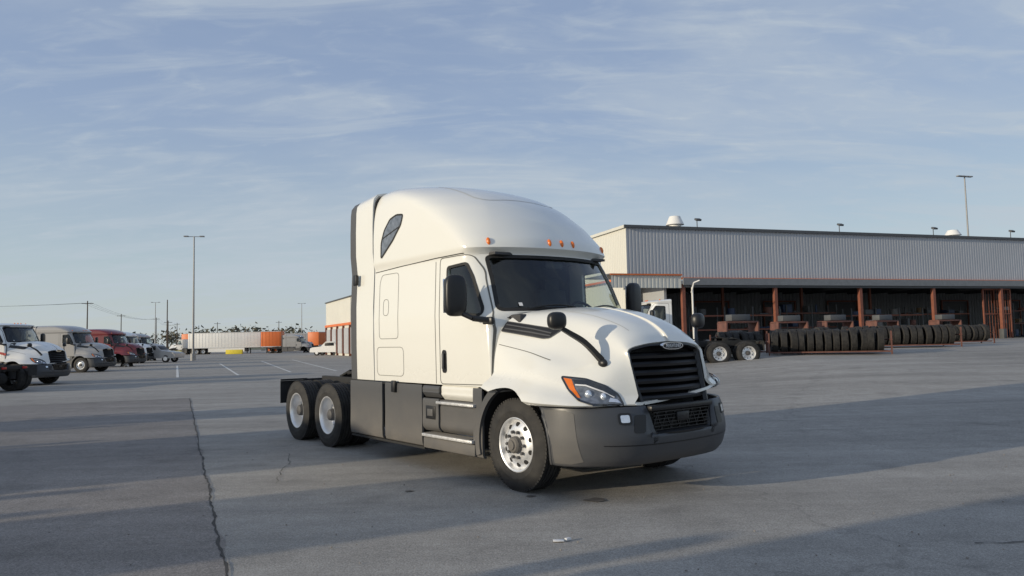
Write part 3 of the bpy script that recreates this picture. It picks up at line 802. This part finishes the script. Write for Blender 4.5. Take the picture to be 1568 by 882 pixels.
box('canopy_fascia',(Lb/2+1.2,-4.06,4.82),(Lb-2.4,.1,.50),mat('fascia_gray',(.20,.21,.22),.6,var=.1),B)
corr('fascia_cream',(-3.4,-4.02),(2.25,-4.02),4.35,5.3,mwl,.3,.03)
box('fascia_cream_roof',(-.6,-1.9,5.32),(5.8,4.4,.08),md_,B)
box('fascia_cream_stripe',(-.6,-4.1,5.30),(5.8,.08,.10),M['orange'],B)
corr('bay_back_wall',(0.2,11),(Lb,11),0,5.2,mat('bay_wall',(.24,.25,.26),.7,var=.1),.42,.06)
box('bay_ceiling',(Lb/2,5.5,5.2),(Lb,11,.1),md_,B)
box('bay_divider',(1.5,4,2.6),(.2,14,5.1),mw,B)
box('bay_floor',(Lb/2,3,-.02),(Lb,14,.06),mfl,B)
cols=[2.5,10.6,18.8,26.5,34.2,42,50,58]
boxes('columns',[((a,-3.8,2.35),(.26,.26,4.7)) for a in cols]+[((a,3,2.6),(.2,.2,5.1)) for a in cols],mcol,B)
boxes('column_guards',[((a,-3.8,.45),(.42,.42,.9)) for a in cols],md_,B,.03)
boxes('canopy_beams',[((a,-1.8,4.55),(.18,4.2,.22)) for a in cols]+[((Lb/2,-3.9,4.5),(Lb-5,.14,.2))],md_,B)
boxes('ceiling_joists',[((a,3.5,4.95),(.1,14,.3)) for a in np.arange(4,70,2.7)],md_,B)
boxes('bay_doors',[((a,10.85,2.0),(3.6,.08,4.0)) for a in (14.7,22.6,30.5,46,54)],md_,B)
boxes('bay_door_frames',[((a+s*1.9,10.7,2.05),(.14,.12,4.1)) for a in (14.7,22.6,30.5,46,54) for s in (-1,1)]+[((a,10.7,4.1),(3.9,.12,.14)) for a in (14.7,22.6,30.5,46,54)],mcol,B)
boxes('gate_frame',[((32.6,-3.4,2.2),(.12,.12,4.4)),((35.8,-3.4,2.2),(.12,.12,4.4)),((34.2,-3.4,4.35),(3.2,.12,.12)),((34.2,-3.4,2.2),(3.2,.1,.1))]+[((32.9+.33*i,-3.4,2.2),(.03,.03,4.3)) for i in range(9)],mcol,B)
boxes('rooftop_units',[((21,8,Hz+.55),(3.2,2,1.0)),((17.5,9,Hz+.35),(1.6,1.6,.6))],M['traw'],B,.05)
cyls('roof_vents',[((5.6,2,Hz),(5.6,2,Hz+.7),.5),((5.6,2,Hz+.6),(5.6,2,Hz+1.3),.75,.45),((36,2,Hz),(36,2,Hz+.5),.5),((36,2,Hz+.5),(36,2,Hz+1.0),.75,.45)],M['traw'],B,16)
fl=[];fh=[]
for a,y in ((-.1,14),(6.6,.3),(20.8,.2),(31.5,.2),(41.2,.2),(12,20)):
    fl.append(((a,y,Hz),(a,y,Hz+.75),.035)); fh.append(((a,y-.15,Hz+.78),(.5,.32,.16),Matrix.Rotation(R(25),3,'X')))
cyls('floodlight_posts',fl,md_,B,6); boxes('floodlights',fh,md_,B,.03)
tube('conduit_lamp_arm',[(3.0,-4.15,4.0),(3.0,-4.5,4.7),(3.3,-4.8,4.85)],.05,M['traw'],B)
cyls('downspouts',[((3.2,-3.95,.2),(3.2,-3.95,4.6),.07),((50,-3.9,.2),(50,-3.9,4.6),.07)],M['traw'],B,8)

def local(a,y):
    c,s=math.cos(bang),math.sin(bang); return Vector((8.9+c*a-s*y,56.7+s*a+c*y))
def rack(name,a,y,L_,H_,lv,seed):
    p=local(a,y); E=empty(name,(p.x,p.y,gz(p.x,p.y)),bang); rnd=random.Random(seed)
    po=[];be=[]
    for x in np.arange(0,L_+.1,2.6):
        for yy in (0,1.0): po.append(((x,yy,H_/2),(.09,.09,H_)))
    for z in lv:
        for yy in (0,1.0): be.append(((L_/2,yy,z),(L_,.05,.10)))
    boxes('uprights',po,md_,E); boxes('beams',be,mcol if seed%2 else mrk,E)
    ms=[md_,md_,mat('dull_crate',(.17,.17,.165),.7,var=.2),mat('wood_crate',(.16,.11,.06),.8,var=.2),mrk,mat('blue_drum',(.02,.04,.09),.5),mat('silver_parts',(.3,.3,.3),.5,var=.3)]
    for z in [0]+list(lv):
        x=.4
        while x<L_-.6:
            w=rnd.uniform(.2,1.0);h=rnd.uniform(.12,.7)
            if rnd.random()<.7:
                m_=rnd.choice(ms)
                t=rnd.random()
                if t<.3: cyls('drum',[((x+w/2,.5,z+.08),(x+w/2,.5,z+.08+h),min(.3,w/2))],m_,E)
                elif t<.55: cyls('pipes',[((x,.2+.12*i,z+.12),(x+w*1.3,.2+.12*i,z+.12+rnd.uniform(-.02,.05)),.05) for i in range(6)],m_,E,8)
                else: box('crate',(x+w/2,.5,z+.08+h/2),(w,.8,h),m_,E,.02,Matrix.Rotation(rnd.uniform(-.1,.1),3,'Z'))
            x+=w+rnd.uniform(.1,.7)
    return E
rack('pallet_rack',5.0,-1.5,7.8,3.0,(1.2,2.3),1)
rack('pallet_rack',12.5,.5,7.8,3.2,(1.3,2.5),2)
rack('pallet_rack',20.5,-1,7.8,2.8,(1.2,2.2),3)
rack('pallet_rack',28.5,1,7.8,3.0,(1.2,2.3),5)
rack('pallet_rack',38,0,10.4,3.2,(1.3,2.5),4)
tym=bpy.data.meshes['tyre_mesh']
def tyres(name,x,y,n,ang,rows=2):
    E=empty(name,(x,y,gz(x,y)),ang)
    rnd=random.Random(n)
    for r in range(rows):
        for i in range(n):
            o=link(bpy.data.objects.new('tyre',tym),E)
            k=rnd.uniform(.93,1.02)
            o.location=(i*.36+rnd.uniform(-.03,.03),r*1.15+rnd.uniform(-.04,.04),.12+.51*k); o.rotation_euler=(rnd.uniform(-.05,.05),rnd.uniform(0,3),R(90)+rnd.uniform(-.14,.14)); o.scale=(k,rnd.uniform(.85,1.05),k)
    L_=n*.36
    boxes('rack_rails',[((L_/2-.15,yy,.12),(L_+.3,.06,.06)) for r in range(rows) for yy in (r*1.15-.28,r*1.15+.28)]+
      [((xx,(rows-1)*.575,.62),(.06,rows*1.15,.06)) for xx in (-.3,L_)]+[((xx,yy,.5),(.06,.06,1.0)) for xx in (-.3,L_) for yy in (-.5,rows*1.15-.5)],mrk,E)
tyres('tire_rack',11.9,33.6,13,R(-16))
tyres('tire_rack',17.6,38.5,14,R(-10))
tyres('tire_rack',13.6,38.0,8,R(4),1)
tyres('tire_rack',24.6,43.8,10,R(2),1)
tyres('tire_rack',10.2,36.5,6,R(0),1)
def machine(name,x,y,ang):
    E=empty(name,(x,y,gz(x,y)),ang)
    boxes('frame',[((0,0,.35),(2.2,.9,.12)),((-1,0,.9),(.1,.9,1.2)),((1,0,.9),(.1,.9,1.2)),((0,0,1.5),(2.1,.8,.1))],mrk,E,.01)
    boxes('load',[((-.4,0,.75),(.8,.7,.6)),((.5,0,.7),(.6,.6,.5)),((0,0,1.75),(1.2,.6,.35))],md_,E,.03)
    for a in (-.8,.8):
        for s in (-.4,.4):
            o=link(bpy.data.objects.new('castor',tym),E); o.location=(a,s,.15); o.scale=(.3,.3,.3)
machine('tool_cart',20.5,47,.3); machine('tool_cart',17.2,46,.2); machine('tool_cart',25,50,.4); machine('tool_cart',31,53,.3); machine('tool_cart',12.5,41,.3)
box('concrete_island',(local(48,-7).x,local(48,-7).y,.86),(26,3.2,.26),mat('kerb_concrete',(.45,.44,.41),.8,var=.1),None,.03,Matrix.Rotation(bang,3,'Z'))
# ---------------------------------------------------------------- far service building
E=empty('distant_service_building',(-26.8,106,0),math.atan2(-.911,.412))
corr('long_wall',(0,0),(26,0),0,7.3,mwl,.5,.05,E)
mobj('walls',[(0,.08,0),(26,.08,0),(26,16,0),(0,16,0),(0,.08,7.3),(26,.08,7.3),(26,16,7.3),(0,16,7.3)],[(0,3,7,4),(1,5,6,2),(2,6,7,3),(4,5,6,7)],mwl,E,smooth=False)
box('orange_band',(13,-.1,4.0),(26,.16,.3),M['orange'],E)
boxes('dock_doors',[((2.5+4*i,-.08,1.9),(2.6,.12,3.2)) for i in range(6)],mw,E)
boxes('dock_posts',[((.8+4*i,-.1,1.9),(.2,.3,3.8)) for i in range(7)],mcol,E)
box('roof_edge',(13,8,7.36),(26.3,16.3,.14),md_,E)

# ---------------------------------------------------------------- trailers
def trailer(name,x,y,rz,L_,m,wheels=True):
    E=empty(name,(x,y,0),rz)
    box('cargo_box',(0,0,2.6),(L_,2.55,2.8),m,E,.05)
    boxes('side_ribs',[((-L_/2+.6*i+.3,s*1.285,2.6),(.05,.02,2.6)) for i in range(int(L_/.6)) for s in (-1,1)],m,E)
    boxes('rails',[((0,s*1.29,1.2),(L_,.05,.16)) for s in(-1,1)]+[((0,s*1.29,3.98),(L_,.05,.1)) for s in(-1,1)],M['alu2'],E)
    boxes('underframe',[((0,0,1.1),(L_-.5,1.0,.2)),((-L_/2+.1,0,.6),(.1,2.3,.1)),((L_/2-2.6,-.9,.6),(.14,.14,1.1)),((L_/2-2.6,.9,.6),(.14,.14,1.1))],M['flat'],E)
    boxes('side_skirt',[((0.4,s*1.24,.75),(L_*.5,.03,.7)) for s in (-1,1)],m,E)
    if wheels:
        for a in (-L_/2+1.6,-L_/2+2.85):
            for s in (-1,1): wheel('trailer',(a,s*1.08,.51),s,E,'drive')
trailer('white_trailer',-54.2,140,0,13.6,M['traw'])
trailer('orange_trailer',-44.2,136,R(2),3.6,M['orange'])
trailer('orange_trailer',-63.5,150,R(80),8.5,M['orange'])
trailer('orange_trailer',-40.5,158,R(75),8.5,M['orange'])
trailer('gray_trailer',-48,172,R(3),14,M['paint_gray'])
dup(day,'parked_day_cab_truck',(-64.5,142,0),R(178),M['traw'],M['paint_w2'])
boxes('yellow_barrier',[((-62.5,136,.4),(3.0,.5,.8)),((-50.5,134,.4),(3.0,.5,.8))],mat('safety_yellow',(.75,.6,.05),.6,var=.1),None,.05)

def pickup(name,x,y,rz,m):
    E=empty(name,(x,y,0),rz)
    prof=[(-2.7,.45),(-2.75,1.05),(-2.7,1.1),(-.95,1.12),(-.75,1.75),(-.5,1.85),(.55,1.86),(1.25,1.22),(2.4,1.10),(2.75,.98),(2.8,.45)]
    prof=rounded(prof,.12,3); n=len(prof)
    V=[];F=[]
    for yy in (-.98,-.86,.86,.98):
        for a,b in prof:
            k=1 if abs(yy)<.9 else 0
            V.append((a*(1 if k else .985),yy*(1 if b<1.2 else .86),b if k else b*.985))
    for r in range(3):
        for i in range(n): F.append((r*n+i,r*n+(i+1)%n,(r+1)*n+(i+1)%n,(r+1)*n+i))
    F+= [tuple(range(n)),tuple(reversed(range(3*n,4*n)))]
    mobj('body',V,F,m,E)
    boxes('windows',[((.0,s*.86,1.50),(1.3,.03,.42)) for s in(-1,1)]+[((.95,0,1.52),(.03,1.4,.5),Matrix.Rotation(R(-47),3,'Y'))],M['black'],E,.01)
    for a in (-1.75,1.75):
        for s in (-1,1):
            o=link(bpy.data.objects.new('tyre',tym),E); o.location=(a,s*.86,.38); o.scale=(.74,.8,.74)
            cyls('hub',[((a,s*.97,.38),(a,s*1.0,.38),.2)],M['alu'],E,16)
pickup('pickup_truck',-24.5,100,R(170),M['traw'])
pickup('pickup_truck',-37.6,77.5,R(-4),M['paint_gray'])

# ---------------------------------------------------------------- poles
pm=mat('galvanized_pole',(.30,.30,.30),.5,metal=.3,var=.1)
wood=mat('utility_wood',(.10,.075,.055),.9,var=.2)
def lamp(name,x,y,h,n=2,rz=0):
    E=empty(name,(x,y,gz(x,y)),rz)
    cyls('pole',[((0,0,0),(0,0,.8),.3),((0,0,.8),(0,0,h),.13,.07)],pm,E,12)
    l=[((0,0,h),(1.7,.07,.07))]
    for s in np.linspace(-1,1,n): l.append(((s*.85,0,h+.03),(.5,.35,.13)))
    boxes('luminaires',l,pm,E,.02)
lamp('light_pole',-35.9,83,14,2,.2)
lamp('light_pole',53,85,18.6,4,.3)
lamp('light_pole',-92,190,13,2,.2)
lamp('light_pole',-60,210,13,2,.2)
def upole(x,y,h,cross=True):
    E=empty('utility_pole',(x,y,0),R(20))
    cyls('post',[((0,0,0),(0,0,h),.17,.11)],wood,E,8)
    if cross: boxes('crossarm',[((0,0,h-.6),(2.4,.12,.14))],wood,E)
ups=[(-98,170,12.5),(-122,230,12),(-112,240,10),(-140,290,13),(-150,330,12),(-120,300,11),(-88,188,13.5),(-95,300,11),(-60,260,10),(-160,120,12.5)]
for i,(x,y,h) in enumerate(ups): upole(x,y,h,i!=6)
wv=[]
for (a,b) in ((9,0),(0,3),(3,4)):
    for off in (-1,0,1):
        A=Vector((ups[a][0]+off,ups[a][1],ups[a][2]-.5));Bv=Vector((ups[b][0]+off,ups[b][1],ups[b][2]-.5))
        pts=[A.lerp(Bv,t)-Vector((0,0,4*t*(1-t)*1.5)) for t in np.linspace(0,1,13)]
        for i in range(12): wv.append((pts[i],pts[i+1],.018))
cyls('utility_wires',wv,M['flat'],None,4)
# ---------------------------------------------------------------- distant tree line
rnd=random.Random(11); V=[];F=[]
def tree(x,y,h):
    def quad(c,s):
        a=rnd.uniform(0,6.28);b=rnd.uniform(-.8,.8)
        t=Vector((math.cos(a),math.sin(a),b)).normalized()*s; w=Vector((-math.sin(a)*.3,math.cos(a)*.3,1)).normalized()*s*rnd.uniform(.4,.9)
        i=len(V); V.extend([c-t-w*.3,c+t*.9-w*.5,c+t+w,c-t*.6+w*.8]); F.append((i,i+1,i+2,i+3))
    i=len(V); V.extend([Vector((x-.2,y,0)),Vector((x+.2,y,0)),Vector((x+.05,y,h*.7)),Vector((x-.05,y,h*.7))]); F.append((i,i+1,i+2,i+3))
    for k in range(38):
        th=rnd.uniform(0,6.28); rr_=rnd.random()**.6*h*.38; zz=rnd.gauss(.62,.17)*h
        quad(Vector((x+rr_*math.cos(th),y+rr_*math.sin(th)*.5,max(.4,zz))),rnd.uniform(.35,1.0)*h/10)
for i in range(420):
    x=rnd.uniform(-460,-40); y=rnd.uniform(400,470); tree(x,y,rnd.uniform(5,10.5)*(1+.3*math.sin(x*.03)))
for i in range(90):
    x=rnd.uniform(-20,260); y=rnd.uniform(400,470); tree(x,y,rnd.uniform(5,9))
mobj('distant_tree_line',V,F,mat('bare_tree_foliage',(.13,.115,.095),.95,var=.35,vscale=.15,col2=(.15,.15,.10)),None,smooth=False)
mobj('grass_field',[(-1500,230,.02),(1500,230,.02),(1500,2500,.02),(-1500,2500,.02)],[(0,1,2,3)],mat('far_field_grass',(.13,.135,.08),.95,var=.2,vscale=.02),None)

# ---------------------------------------------------------------- world, sun, camera
EL=12; AZ=180+PH
W=bpy.data.worlds.new('World'); S.world=W; W.use_nodes=True; nt=W.node_tree; N=nt.nodes; L=nt.links
bg=N['Background']; sky=N.new('ShaderNodeTexSky'); sky.sky_type='NISHITA'; sky.sun_disc=False
sky.sun_elevation=R(EL); sky.sun_rotation=R(AZ); sky.air_density=1.0; sky.dust_density=1.0; sky.ozone_density=1.5; sky.altitude=200
tc=N.new('ShaderNodeTexCoord'); sx=N.new('ShaderNodeSeparateXYZ'); L.new(tc.outputs['Generated'],sx.inputs[0])
hz=N.new('ShaderNodeValToRGB'); e=hz.color_ramp.elements; e[0].position=0; e[0].color=(.53,.59,.61,1); e[1].position=.62; e[1].color=(.22,.30,.49,1)
k=e.new(.10); k.color=(.45,.54,.61,1); k=e.new(.28); k.color=(.32,.41,.58,1)
L.new(sx.outputs[2],hz.inputs[0])
hs=N.new('ShaderNodeVectorMath'); hs.operation='SCALE'; hs.inputs['Scale'].default_value=1/.15; L.new(hz.outputs[0],hs.inputs[0])
m1=N.new('ShaderNodeMix'); m1.data_type='RGBA'; m1.inputs[0].default_value=.80; L.new(sky.outputs[0],m1.inputs[6]); L.new(hs.outputs[0],m1.inputs[7])
ad=N.new('ShaderNodeMath'); ad.operation='ADD'; ad.inputs[1].default_value=.18; L.new(sx.outputs[2],ad.inputs[0])
ab=N.new('ShaderNodeMath'); ab.operation='MAXIMUM'; ab.inputs[1].default_value=.05; L.new(ad.outputs[0],ab.inputs[0])
cb=N.new('ShaderNodeCombineXYZ')
for i in (0,1):
    dv=N.new('ShaderNodeMath'); dv.operation='DIVIDE'; L.new(sx.outputs[i],dv.inputs[0]); L.new(ab.outputs[0],dv.inputs[1]); L.new(dv.outputs[0],cb.inputs[i])
def cloud(rot,scx,scy,sc,det,dist,p0,p1,mx_):
    mp=N.new('ShaderNodeMapping'); mp.inputs['Rotation'].default_value=(0,0,R(rot)); mp.inputs['Scale'].default_value=(scx,scy,1); L.new(cb.outputs[0],mp.inputs[0])
    n1=N.new('ShaderNodeTexNoise'); n1.inputs['Scale'].default_value=sc; n1.inputs['Detail'].default_value=det; n1.inputs['Roughness'].default_value=.58; n1.inputs['Distortion'].default_value=dist; L.new(mp.outputs[0],n1.inputs['Vector'])
    rp=N.new('ShaderNodeMapRange'); rp.inputs['From Min'].default_value=p0; rp.inputs['From Max'].default_value=p1; rp.inputs['To Max'].default_value=mx_; rp.interpolation_type='SMOOTHSTEP'; L.new(n1.outputs[0],rp.inputs['Value']); return rp.outputs[0]
c1=cloud(20,.6,1.3,.8,9,.5,.40,.68,.62)
c2=cloud(-8,.6,2.2,2.6,10,.9,.46,.70,.42)
c3=cloud(14,1.0,2.0,6.5,8,.6,.50,.72,.22)
mxm=N.new('ShaderNodeMath'); mxm.operation='ADD'; mxm.use_clamp=True; L.new(c1,mxm.inputs[0]); L.new(c2,mxm.inputs[1])
mxn=N.new('ShaderNodeMath'); mxn.operation='ADD'; mxn.use_clamp=True; L.new(mxm.outputs[0],mxn.inputs[0]); L.new(c3,mxn.inputs[1])
mx=N.new('ShaderNodeMix'); mx.data_type='RGBA'; L.new(mxn.outputs[0],mx.inputs[0]); L.new(m1.outputs[2],mx.inputs[6]); mx.inputs[7].default_value=(3.3,3.75,4.2,1)
L.new(mx.outputs[2],bg.inputs[0]); bg.inputs[1].default_value=.15
sl=bpy.data.lights.new('sun','SUN'); sl.energy=3.2; sl.angle=R(.6); sl.color=(1,.87,.66)
so=bpy.data.objects.new('sun',sl); S.collection.objects.link(so)
sd=Vector((math.sin(R(AZ))*math.cos(R(EL)),math.cos(R(AZ))*math.cos(R(EL)),math.sin(R(EL))))
so.rotation_euler=sd.to_track_quat('Z','Y').to_euler(); so.location=(-20,-20,20)
cd=bpy.data.cameras.new('camera'); cam=bpy.data.objects.new('camera',cd); S.collection.objects.link(cam); S.camera=cam
cd.sensor_width=36; cd.lens=36*1130/1568; cd.clip_end=6000
cam.matrix_world=Matrix.Translation((0,0,1.68))@Matrix.Rotation(R(90+3.95),4,'X')@Matrix.Rotation(R(-1.2),4,'Z')
S.view_settings.view_transform='Standard'; S.view_settings.look='None'; S.view_settings.exposure=0
